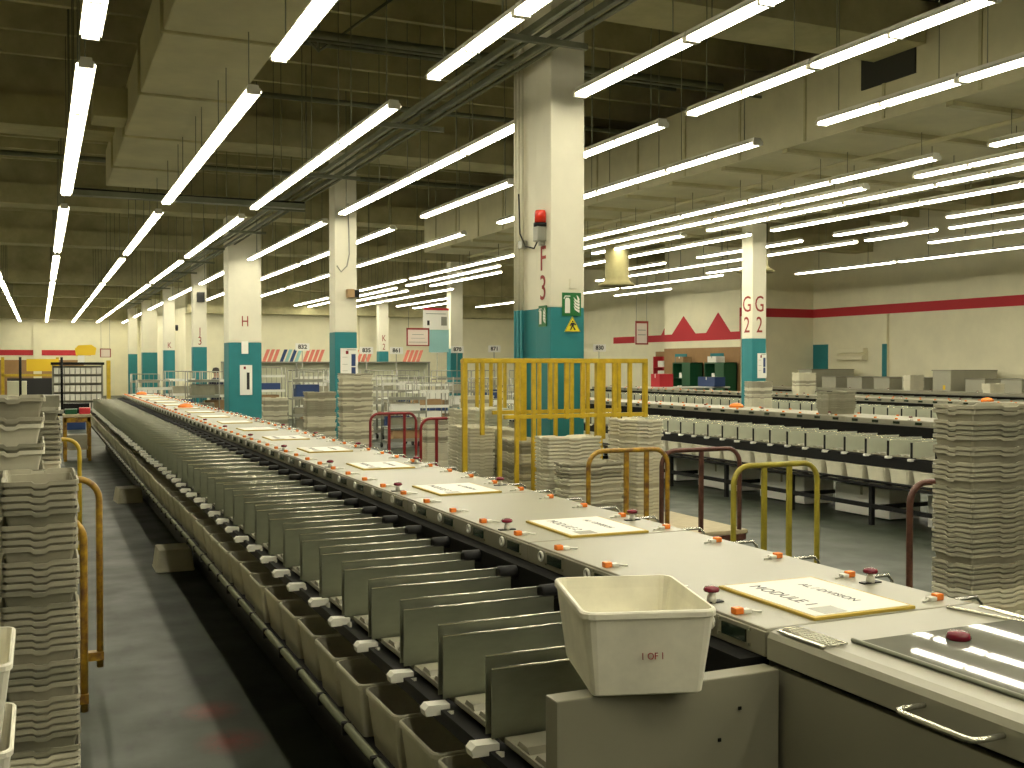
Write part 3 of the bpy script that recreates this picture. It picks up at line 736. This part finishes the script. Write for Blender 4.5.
ob('border', MB().prism([(-.085, 0), (.085, 0), (.075, .007), (-.075, .007)], 'y', -.008, -.006).prism([(-.085, 0), (-.075, .007), (0, .132), (0, .145)], 'y', -.008, -.006).prism([(.085, 0), (.075, .007), (0, .132), (0, .145)], 'y', -.008, -.006), 'olive', t)
ob('figure_symbol', MB().prism([(-.012, .05), (.012, .05), (.016, .085), (-.016, .085)], 'y', -.009, -.006).prism([(-.009, .09), (.009, .09), (.006, .105), (-.006, .105)], 'y', -.009, -.006).prism([(-.012, .05), (0, .05), (-.014, .018), (-.03, .014)], 'y', -.009, -.006).prism([(0, .05), (.012, .05), (.034, .018), (.02, .014)], 'y', -.009, -.006).prism([(-.016, .085), (-.032, .055), (-.025, .05), (-.01, .075)], 'y', -.009, -.006).prism([(.016, .085), (.036, .068), (.03, .058), (.01, .075)], 'y', -.009, -.006), 'ink', t)
t = tag(ob('switch_plate', MB().box(4.6, 4.68, 8.888, 8.9, 2.62, 2.71, .003), 'column'), 'square cream cover plate above the green sign on the F3 pillar', 'cover plate')
def poster(name, label, x, y, z, w, h, strips):
    t = thing(name, label, 'notice', (x, y, z))
    ob('board', MB().box(0, w, -.015, 0, 0, h), 'paper', t)
    for (x0, x1, z0, z1, m) in strips: ob('print', MB().box(x0 * w, x1 * w, -.018, -.015, z0 * h, z1 * h), m, t)
STR = [(.30, .45, .82, .92, 'redpaint'), (.62, .86, .45, .82, 'bluebox'), (.62, .86, .2, .42, 'bluebox'), (.1, .4, .72, .73, 'cart'), (.1, .4, .5, .51, 'cart'), (.1, .4, .3, .31, 'cart'), (.35, .9, .94, .96, 'cart')]
poster('notice_board', 'white printed notice with blue blocks on the pillar next to the G bay', 4.61, 17.295, 1.62, .30, .55, STR)
poster('notice_board', 'tall white notice on the teal base of the H pillar', 4.38, 25.69, 1.16, .29, .72, [(.3, .48, .86, .95, 'redpaint'), (.55, .78, .18, .75, 'ink')])
poster('notice_board', 'white notice with a red spot on the teal base of the G2 pillar', 13.2, 17.295, 1.62, .22, .50, STR)
poster('paper_tag', 'small white paper stuck at the top of the H pillar teal paint', 4.42, 25.69, 2.15, .16, .3, [])
t = thing('wall_clock_box', 'small brown box lamp on the front of the pillar next to the G bay', 'box', (4.78, 17.28, 3.02))
ob('box_body', MB().box(-.07, .05, -.1, .02, 0, .14, .006), 'card', t)
ob('box_face', MB().box(.05, .14, -.08, .02, .01, .13, .006), 'black', t)
tag(ob('pillar_box', MB().box(4.5, 4.72, 33.95, 34.1, 3.85, 4.15, .01), 'ink'), 'black box fixed high on the J3 pillar', 'box')
tag(ob('pillar_sensor', MB().lathe([(.04, 3.2), (.06, 3.3), (.05, 3.42)], 4.86, 42.6, 10), 'ink'), 'small black sensor on the side of the far pillar beyond J3', 'sensor')
tag(ob('cable', MB().tube([(4.55, 17.28, 3.55), (4.62, 17.27, 3.45), (4.72, 17.27, 3.55), (4.76, 17.27, 3.75), (4.74, 17.27, 4.6)], .012, 5), 'cart'), 'loose grey cable on the front of the pillar next to the G bay', 'cable')

# ------------------------------------------------------------------ far sides: signs, carts, racks
def num_sign(s, where, x, y, z, w=.46, h=.24):
    t = thing('number_sign', 'small white sign numbered %s, standing %s' % (s, where), 'sign', (x, y, z))
    ob('board', MB().box(-w / 2, w / 2, -.02, 0, -h / 2, h / 2), 'paper', t)
    text('number', s, h * .78, 'ink', t, (0, -.024, 0), FRONT, 1.05, bold=.006)
    ob('stand', MB().tube([(0, .02, -z), (0, .02, h / 2)], .015, 5), 'cart', t)
num_sign('832', 'between the H pillar and the next pillar right', 7.8, 34.0, 2.46)
num_sign('835', 'just left of the K2 pillar', 9.95, 34.0, 2.36)
num_sign('861', 'just right of the K2 pillar', 11.0, 34.0, 2.36)
num_sign('862', 'below the light blue banner', 12.47, 34.0, 2.40)
num_sign('870', 'at the foot of the J2 pillar', 13.2, 34.0, 2.41)
num_sign('871', 'behind the left end of the fence', 14.6, 34.0, 2.44)
num_sign('830', 'under the red band behind the fence', 16.6, 30.0, 2.43)
def board(label, x, y, z, w, h, edge, extra=()):
    t = thing('hanging_board', label, 'board', (x, y, z))
    ob('panel', MB().box(-w / 2, w / 2, 0, .03, 0, h), 'paper' if edge != 'pink' else 'pinkboard', t)
    e = 'redink'
    if edge == 'pink': ob('border', MB().box(-w / 2, w / 2, -.01, 0, h * .9, h).box(-w / 2, w / 2, -.01, 0, 0, h * .06).box(-w / 2, -w / 2 + .05, -.01, 0, 0, h).box(w / 2 - .05, w / 2, -.01, 0, 0, h), e, t)
    else: ob('border', MB().box(-w / 2, w / 2, -.01, 0, h * .9, h), 'red', t)
    for (a, b_, c, d_, m) in extra: ob('print', MB().box(-w / 2 + a * w, -w / 2 + b_ * w, -.008, 0, c * h, d_ * h), m, t)
    for sx in (-.4, .4): ob('hanger', MB().tube([(sx * w, .015, h), (sx * w, .015, 5.4 - z)], .008, 4), 'cart', t)
board('red-edged white text board hanging between the K2 pillar and the tall banner', 11.42, 33, 2.5, .8, .6, 'pink', [(.25, .75, .62, .65, 'cart'), (.2, .8, .42, .44, 'cart'), (.1, .9, .2, .23, 'cart')])
board('white poster with red top and a dark picture beside the J2 pillar', 12.06, 33, 3.05, .9, .72, 'red', [(.7, .92, .2, .6, 'cart'), (.15, .24, .2, .42, 'ink'), (.1, .9, .72, .75, 'cart')])
board('white red-topped notice hanging before the red mountain band', 18.2, 30, 2.55, .5, .78, 'pink', [(.2, .8, .6, .63, 'cart'), (.2, .8, .4, .43, 'cart')])
board('small framed white board on the far wall by the yellow post', 3.3, 62, 2.28, .56, .48, 'pink', [])
t = thing('banner', 'light blue hanging banner under the white poster', 'banner', (12.2, 33.1, 2.3)); ob('cloth', MB().box(-.35, .35, 0, .02, 0, .75), 'lightblue', t)
ob('rod', MB().tube([(-.37, .01, .76), (.37, .01, .76)], .012, 5), 'yellow', t)

def cart(label, x, y, w, dpt, h, shelves, rz=0, load=(), kind='shelf'):
    t = thing('wire_cart', label, 'cart', (x, y, 0), rz)
    for sx in (-1, 1):
        for sy in (-1, 1):
            ob('post', MB().tube([(sx * w / 2, sy * dpt / 2, .12), (sx * w / 2, sy * dpt / 2, h)], .016, 6), 'cart', t)
            c = ob('caster', MB().tube([(sx * w / 2 - .015, sy * dpt / 2, .06), (sx * w / 2 + .015, sy * dpt / 2, .06)], .06, 10), 'rubber', t)
    for k, z in enumerate(shelves):
        ob('shelf', MB().box(-w / 2, w / 2, -dpt / 2, dpt / 2, z, z + .025).box(-w / 2, w / 2, -dpt / 2 - .012, -dpt / 2, z, z + .07), 'shelfwhite' if kind == 'shelf' else 'cart', t)
    b = MB()
    for j in range(7):
        xx = -w / 2 + w * j / 6
        b.tube([(xx, dpt / 2, .2), (xx, dpt / 2, h)], .006, 4, caps=False)
    b.tube([(-w / 2, dpt / 2, h), (w / 2, dpt / 2, h)], .014, 5)
    ob('back_mesh', b, 'cart', t)
    return t
def parcel(label, x, y, z, w, d, h, m, rz=0, cat='box', name='parcel_box'):
    t = thing(name, label, cat, (x, y, z), rz)
    ob('carton', MB().box(-w / 2, w / 2, -d / 2, d / 2, 0, h, .008), m, t)
    ob('lid_seam', MB().box(-w / 2 - .002, w / 2 + .002, -.02, .02, h * .7, h + .002), 'paper' if m != 'paper' else 'tray', t)
CW = .75
carts = [
    (4.3, 29.0, .75, 1.7, 'wire cart with four white shelves just left of the H pillar', 'shelf'),
    (3.9, 28.6, .8, 1.7, 'wire cart second to the left of the H pillar', 'cage'),
    (3.55, 30.6, .8, 1.7, 'wire cart third to the left of the H pillar, with white shelves', 'shelf'),
    (2.9, 33.5, .8, 1.6, 'wire cart near the yellow post beyond the sorter end', 'cage'),
    (5.9, 25.4, .75, 1.75, 'wire cart just right of the H pillar', 'cage'),
    (6.55, 27.0, .75, 1.7, 'wire cart second to the right of the H pillar', 'shelf'),
    (7.4, 25.6, .9, 1.5, 'wire cart with casters showing, left of the G bay pillar', 'cage'),
    (7.55, 22.8, .9, 1.3, 'wire cart behind the tall stack near the red trolleys', 'cage'),
    (8.4, 23.6, .9, 1.45, 'wire cart behind the red trolleys, on the left', 'shelf'),
    (9.4, 23.6, .9, 1.45, 'wire cart behind the red trolleys, in the middle', 'cage'),
    (10.6, 22.6, .9, 1.4, 'wire cart behind the red trolleys, on the right', 'shelf'),
    (8.2, 19.0, .9, 1.35, 'wire cart seen through the left end of the fence', 'shelf'),
    (11.4, 30.0, 1.0, 1.7, 'wire cart below the white numbered signs', 'cage'),
    (12.6, 30.2, 1.0, 1.7, 'wire cart below the light blue banner', 'shelf'),
    (14.0, 30.0, 1.0, 1.7, 'wire cart right of the J2 pillar', 'cage'),
    (7.4, 31.0, .9, 1.75, 'wire cart in the back row, first to the right of the H pillar', 'shelf'),
    (8.5, 31.5, .9, 1.75, 'wire cart in the back row, second to the right of the H pillar', 'cage'),
    (9.6, 31.2, .9, 1.7, 'wire cart in the back row, just left of the K2 pillar', 'shelf'),
    (10.6, 31.6, .9, 1.7, 'wire cart in the back row, just right of the K2 pillar', 'cage'),
    (6.2, 31.5, .9, 1.8, 'wire cart right behind the H pillar', 'shelf'),
    (8.7, 27.0, .9, 1.6, 'wire cart right of the pillar next to the G bay', 'shelf'),
    (9.9, 27.2, .9, 1.55, 'wire cart below the red-edged hanging board', 'shelf'),
    (11.2, 26.6, .9, 1.5, 'wire cart below the white red-topped poster', 'cage'),
    (12.4, 26.4, .9, 1.5, 'wire cart just left of the yellow fence', 'shelf'),
    (2.6, 27.6, .8, 1.5, 'wire cart at the far end of the long sorter', 'shelf'),
]
for (x, y, w_, h, lab, kd) in carts:
    sh = [h * f for f in (.12, .36, .6, .84)]
    cart(lab, x, y, w_, .5, h, sh, kind=kd)
    for k in range(3):
        if random.random() < .9:
            mm = random.choice(('tray', 'paper', 'card', 'shelfwhite', 'bluebox', 'tray2'))
            nm = {'tray': 'grey', 'paper': 'white', 'card': 'brown', 'shelfwhite': 'pale', 'bluebox': 'blue', 'tray2': 'dull grey'}[mm]
            parcel('%s box, %s shelf, %s' % (nm, ('lowest', 'second', 'third')[k], ' '.join(lab.split()[:11])), x + random.uniform(-.05, .05), y, sh[k] + .025, w_ * .75, .34, h * .24 * random.uniform(.45, .8), mm)
# long shelf with leaflets against the middle distance
t = thing('leaflet_shelf', 'long pale shelf unit carrying coloured leaflets beyond the carts', 'shelf', (9.2, 36.5, 0))
ob('panel', MB().box(-3.6, 3.8, 0, .05, 0, 1.95), 'palegreen', t)
ob('shelf_board', MB().box(-3.6, 3.8, -.3, .05, 1.95, 1.99), 'cart', t)
for x in (-3.55, -1.1, 1.4, 3.75): ob('upright', MB().box(x - .03, x + .03, -.32, -.26, 0, 1.97), 'cart', t)
n = 0
for (x0, cnt, ms, nm) in ((6.95, 3, ('salmon',), 'salmon'), (7.55, 4, ('bluebox', 'lightblue'), 'blue'), (8.35, 4, ('salmon',), 'red'), (10.1, 4, ('salmon',), 'salmon'), (12.0, 4, ('salmon',), 'salmon')):
    n += 1
    for j in range(cnt):
        o = ob('leaflet', MB().prism([(0, 0), (.11, 0), (.27, .42), (.16, .42)], 'y', -.02, .02), ms[j % len(ms)], None, (x0 + j * .17, 36.35, 1.99))
        tag(o, '%s leaning leaflet, %s in the %s bunch on the long pale shelf' % (nm if len(ms) == 1 or j % 2 else nm, nth(j + 1), nth(n)), 'leaflet', 'leaflets on the long shelf')
# person between the carts
def person(x, y, rz):
    p = thing('person', 'person in dark clothes standing between the white-shelved carts', 'person', (x, y, 0), rz)
    V = [(0, 0, .95), (0, .0, 1.12), (0, -.02, 1.32), (0, -.01, 1.46), (0, -.02, 1.54), (0, -.03, 1.66), (0, -.02, 1.73),
         (.19, -.01, 1.42), (.25, -.02, 1.15), (.2, -.2, .98), (.18, -.27, .95), (-.19, -.01, 1.42), (-.26, -.02, 1.15), (-.22, -.2, 1.0), (-.2, -.27, .98),
         (.1, 0, .88), (.11, -.02, .5), (.11, .02, .09), (.11, -.14, .04), (-.1, 0, .88), (-.11, -.02, .5), (-.11, .02, .09), (-.11, -.14, .04)]
    Eg = [(0, 1), (1, 2), (2, 3), (3, 4), (4, 5), (5, 6), (3, 7), (7, 8), (8, 9), (9, 10), (3, 11), (11, 12), (12, 13), (13, 14), (0, 15), (15, 16), (16, 17), (17, 18), (0, 19), (19, 20), (20, 21), (21, 22)]
    R = [.15, .14, .16, .1, .055, .095, .075, .07, .05, .04, .035, .07, .05, .04, .035, .09, .065, .045, .04, .09, .065, .045, .04]
    me = bpy.data.meshes.new('body'); me.from_pydata(V, Eg, []); o = bpy.data.objects.new('body', me); C.objects.link(o)
    o.modifiers.new('skin', 'SKIN')
    for i, sv in enumerate(me.skin_vertices[0].data): sv.radius = (R[i], R[i] * (.75 if i < 4 else 1)); sv.use_root = (i == 0)
    o.modifiers.new('sub', 'SUBSURF').levels = 1; o.modifiers['sub'].render_levels = 1
    dg = bpy.context.evaluated_depsgraph_get()
    m2 = bpy.data.meshes.new_from_object(o.evaluated_get(dg)); bpy.data.objects.remove(o)
    m2.materials.clear(); m2.materials.append(M['blue']); m2.materials.append(M['skin'])
    for f in m2.polygons:
        f.use_smooth = True
        c = f.center
        f.material_index = 1 if c.z > 1.52 or (abs(c.y + .27) < .06 and c.z > .9) else 0
    b = bpy.data.objects.new('body', m2); C.objects.link(b); b.parent = p
    ob('hair', MB().lathe([(.098, 1.66), (.105, 1.72), (.08, 1.79), (.02, 1.81)], 0, -.01, 12), 'hair', p)
    f = MB().prism([(-.012, 1.64), (.012, 1.64), (0, 1.69)], 'y', -.15, -.11); ob('nose', f, 'skin', p)
person(4.5, 30.3, .6)

# ------------------------------------------------------------------ far left: pigeonhole rack, table, yellow things
t = thing('pigeonhole_rack', 'white pigeonhole rack with a dark top at the end of the left aisle', 'rack', (.32, 30.3, 0))
ob('back', MB().box(0, 1.2, .28, .3, .6, 1.86), 'cart', t)
ob('side', MB().box(-.03, 0, 0, .3, 0, 1.9), 'cart', t); ob('side', MB().box(1.2, 1.23, 0, .3, 0, 1.9), 'cart', t)
ob('top', MB().box(-.06, 1.26, -.05, .32, 1.88, 1.95), 'black', t)
for k in range(5):
    z = .70 + k * .235
    ob('shelf', MB().box(0, 1.2, 0, .28, z - .02, z), 'tray2', t)
    for j in range(9):
        x = .012 + j * .132
        q = vessel(.058, .12, [(.006, 0), (0, .165), (.006, .165), (.014, .008)], .01)
        q.v = [(a + x + .06, b + .13, c + z + .001) for a, b, c in q.v]
        ob('pigeonhole_bin', q, 'white', t)
ob('counter', MB().box(-.05, 1.3, -.5, .3, .55, .6), 'black', t)
tag(ob('yellow_post', MB().box(1.6, 1.7, 29.6, 29.72, 0, 2.0, .008), 'yellow'), 'upright yellow post right of the pigeonhole rack', 'post')
t = thing('hanging_sign', 'bright yellow sign above the pigeonhole rack', 'sign', (1.13, 30.6, 2.12))
ob('panel', MB().prism([(-.24, 0), (.24, .03), (.27, .22), (.14, .31), (-.18, .29), (-.27, .2)], 'y', 0, .04), 'ybright', t)
ob('stand', MB().box(-.2, -.03, 0, .04, -.17, .02), 'paper', t)
t = thing('work_table', 'yellow-framed work table with boxes at the aisle end', 'table', (.66, 22.6, 0))
ob('table_top', MB().box(-.26, .26, -.4, .4, .86, .92, .01), 'wood', t)
for sx in (-.22, .22):
    for sy in (-.35, .35): ob('leg', MB().box(sx - .03, sx + .03, sy - .03, sy + .03, 0, .86), 'gold', t)
ob('apron', MB().box(-.24, .24, -.38, -.35, .76, .86), 'gold', t)
ob('lower_shelf', MB().box(-.24, .24, -.35, .35, .22, .25), 'wood', t)
parcel('dark green crate on the yellow work table', .55, 22.4, .92, .22, .3, .1, 'dgreen', cat='crate', name='crate')
parcel('red box on the yellow work table', .8, 22.4, .92, .2, .3, .12, 'red')
parcel('black box at the back of the yellow work table', .66, 22.78, .92, .48, .2, .2, 'black')
parcel('grey sack-like box on the lower shelf of the yellow work table', .66, 22.5, .25, .36, .5, .26, 'tray')
# left background: table, crates, rails
t = thing('parcel_table', 'grey table piled with boxes at the far left behind the tray stacks', 'table', (-.6, 16.5, 0))
ob('table_top', MB().box(-1.2, .9, -.4, .4, 1.2, 1.26, .01), 'cart', t)
for sx in (-1.1, .8):
    for sy in (-.35, .35): ob('leg', MB().box(sx - .025, sx + .025, sy - .025, sy + .025, 0, 1.2), 'cart', t)
for x in (-.35, .35, .88): ob('upright', MB().tube([(x, -.38, 1.26), (x, -.38, 2.0)], .02, 6), 'black', t)
parcel('long white box on the grey far-left table', -.45, 16.5, 1.26, .8, .4, .2, 'tray3')
parcel('pale green bag-shaped box standing on the long white box', -.3, 16.5, 1.46, .25, .22, .2, 'palegreen')
parcel('brown box on the far-left table by the white one', -1.25, 16.5, 1.26, .5, .4, .35, 'card')
parcel('grey tub-like box at the table end near the pigeonhole rack', .1, 16.4, 1.26, .3, .4, .2, 'tray2')
t = thing('yellow_stand', 'yellow-framed stand with a yellow panel at the far left', 'stand', (-.25, 33, 0))
ob('frame', MB().box(-.75, -.67, 0, .06, 0, 2.1).box(.67, .75, 0, .06, 0, 2.1).box(-.75, .75, 0, .06, 1.55, 1.62), 'yellow', t)
ob('panel', MB().box(-.1, .75, -.03, 0, 1.7, 2.05), 'ybright', t)
ob('pocket', MB().box(-.6, .6, -.02, .1, 1.0, 1.5), 'ink', t)
parcel('blue box on the floor stand beside the yellow-framed stand', .95, 33.2, .0, .5, .5, 1.6, 'bluebox', name='cabinet_box')
# loose tubs on the floor by the long sorter
for (x, y, rz, lab) in ((1.12, 10.2, 0, 'white tub upside down on the aisle floor by the long sorter'), (1.1, 15.4, .1, 'second upturned white tub further along the aisle floor')):
    o = link('floor_tub', TUBG, None, (x, y, .2)); o.rotation_euler = (PI, 0, rz); tag(o, lab, 'tub')
# boxes below the second sorter
for k in range(5):
    parcel('white carton on the floor under the second sorter, %s from the near end' % nth(k + 1), 9.6, 8.6 + k * 1.55, 0.02, .5, .95, .36, 'paper')

# ------------------------------------------------------------------ right background
for k in range(13):
    y = 12.9 + k * 1.1
    h = 1.5 if k not in (7, 12) else 1.72
    t = thing('feeder_cabinet', 'grey enamel cabinet, %s from the near end of the row along the right wall' % nth(k + 1), 'cabinet', (22.0, y, 0), 0, 'grey cabinets along the right wall')
    ob('body', MB().box(0, 1.7, 0, .62, .0, h, .015), 'cabinet', t)
    ob('top_lip', MB().box(-.02, 1.7, -.02, .64, h, h + .025), 'shell', t)
    ob('yellow_mark', MB().box(-.006, 0, .18, .26, h - .5, h - .38), 'ybright', t)
tag(ob('wall_heater', MB().prism([(24 - .02, 2.02), (23.75, 2.05), (23.75, 2.15), (24 - .02, 2.3)], 'y', 25.8, 27.0).box(23.8, 23.995, 25.8, 27.0, 2.27, 2.42, .02), 'wall'), 'long cream wall heater on the right wall', 'heater')
def door(n, label, y0):
    t = struct('door_%d' % n, MB().box(20.96, 20.985, y0, y0 + .75, 0, 2.27), 'teal'); return t
door(1, '', 29.3); door(2, '', 31.5)
for k, (y, lab) in enumerate(((28.45, 'dark green open steel cabinet just left of the G2 pillar'), (30.4, 'dark green open steel cabinet before the teal door, further left'))):
    t = thing('steel_cabinet', lab, 'cabinet', (20.4, y, 0))
    ob('carcass', MB().box(0, .5, 0, .04, 0, 1.95).box(0, .5, 1.1, 1.14, 0, 1.95).box(.46, .5, 0, 1.14, 0, 1.95).box(0, .5, 0, 1.14, 1.92, 1.96).box(0, .5, 0, 1.14, 0, .06), 'dgreen', t)
    ob('back', MB().box(.44, .46, .04, 1.1, .06, 1.92), 'ink', t)
    for z in (.5, .95, 1.4): ob('shelf', MB().box(.02, .46, .04, 1.1, z, z + .02), 'dgreen', t)
    ob('cabinet_door', MB().box(-.03, 0, 0, .5, .05, 1.93), 'dgreen', t)
    for j, (z, yy) in enumerate(((.52, .7), (.97, .8), (1.42, .68))):
        parcel('white parcel on the %s shelf of the green cabinet %s' % (('lower', 'middle', 'upper')[j], ('by pillar G2', 'before the teal door')[k]), 20.6, y + yy, z, .25, .3, .18, 'paper')
    parcel('carton lying on top of the green cabinet %s' % ('by pillar G2', 'before the teal door')[k], 20.6, y + .75, 1.96, .35, .5, .2, 'card' if k else 'paper')
t = thing('red_shelf', 'red shelf unit stacked with white boxes in the recess', 'shelf', (22.0, 33.9, 0))
ob('frame', MB().box(.4, .45, 0, 1.5, 0, 2.2).box(0, .45, 0, .04, 0, 2.2).box(0, .45, 1.46, 1.5, 0, 2.2), 'red', t)
for z in (1.0, 1.38, 1.76): ob('shelf', MB().box(0, .42, .04, 1.46, z, z + .03), 'red', t)
for j in range(6):
    parcel('white box, %s on the red shelf unit in the recess' % nth(j + 1), 22.18, 34.3 + (j % 2) * .6, (1.03, 1.41, 1.79)[j // 2], .3, .42, .24, 'shelfwhite')
parcel('red box on the bench behind the fence', 17.6, 27.8, 1.2, .5, .5, .4, 'red')
parcel('blue bin on the bench behind the fence', 19.3, 27.6, 1.2, .4, .9, .3, 'bluebox', cat='bin', name='blue_bin')
t = thing('work_bench', 'long pale work bench behind the third sorter', 'bench', (18.4, 27.7, 0))
ob('bench_top', MB().box(-1.6, 1.4, -.4, .4, 1.15, 1.2, .01), 'shelfwhite', t)
for sx in (-1.5, 1.3):
    for sy in (-.35, .35): ob('leg', MB().box(sx - .03, sx + .03, sy - .03, sy + .03, 0, 1.15), 'black', t)
tag(ob('floor_bin', MB().box(4.36, 4.66, 10.75, 11.0, 0, .3, .02).box(4.38, 4.64, 10.74, 10.75, .05, .27), 'black'), 'small black bin on the floor at the left end of the fence', 'bin')

# ------------------------------------------------------------------ world and view
wd = bpy.data.worlds.new('world'); bpy.context.scene.world = wd; wd.use_nodes = True
wd.node_tree.nodes['Background'].inputs['Color'].default_value = (0, 0, 0, 1)
sc = bpy.context.scene
sc.view_settings.view_transform = 'Standard'; sc.view_settings.look = 'None'; sc.view_settings.gamma = 1
sc.view_settings.use_curve_mapping = False
sc.view_settings.exposure = -0.18
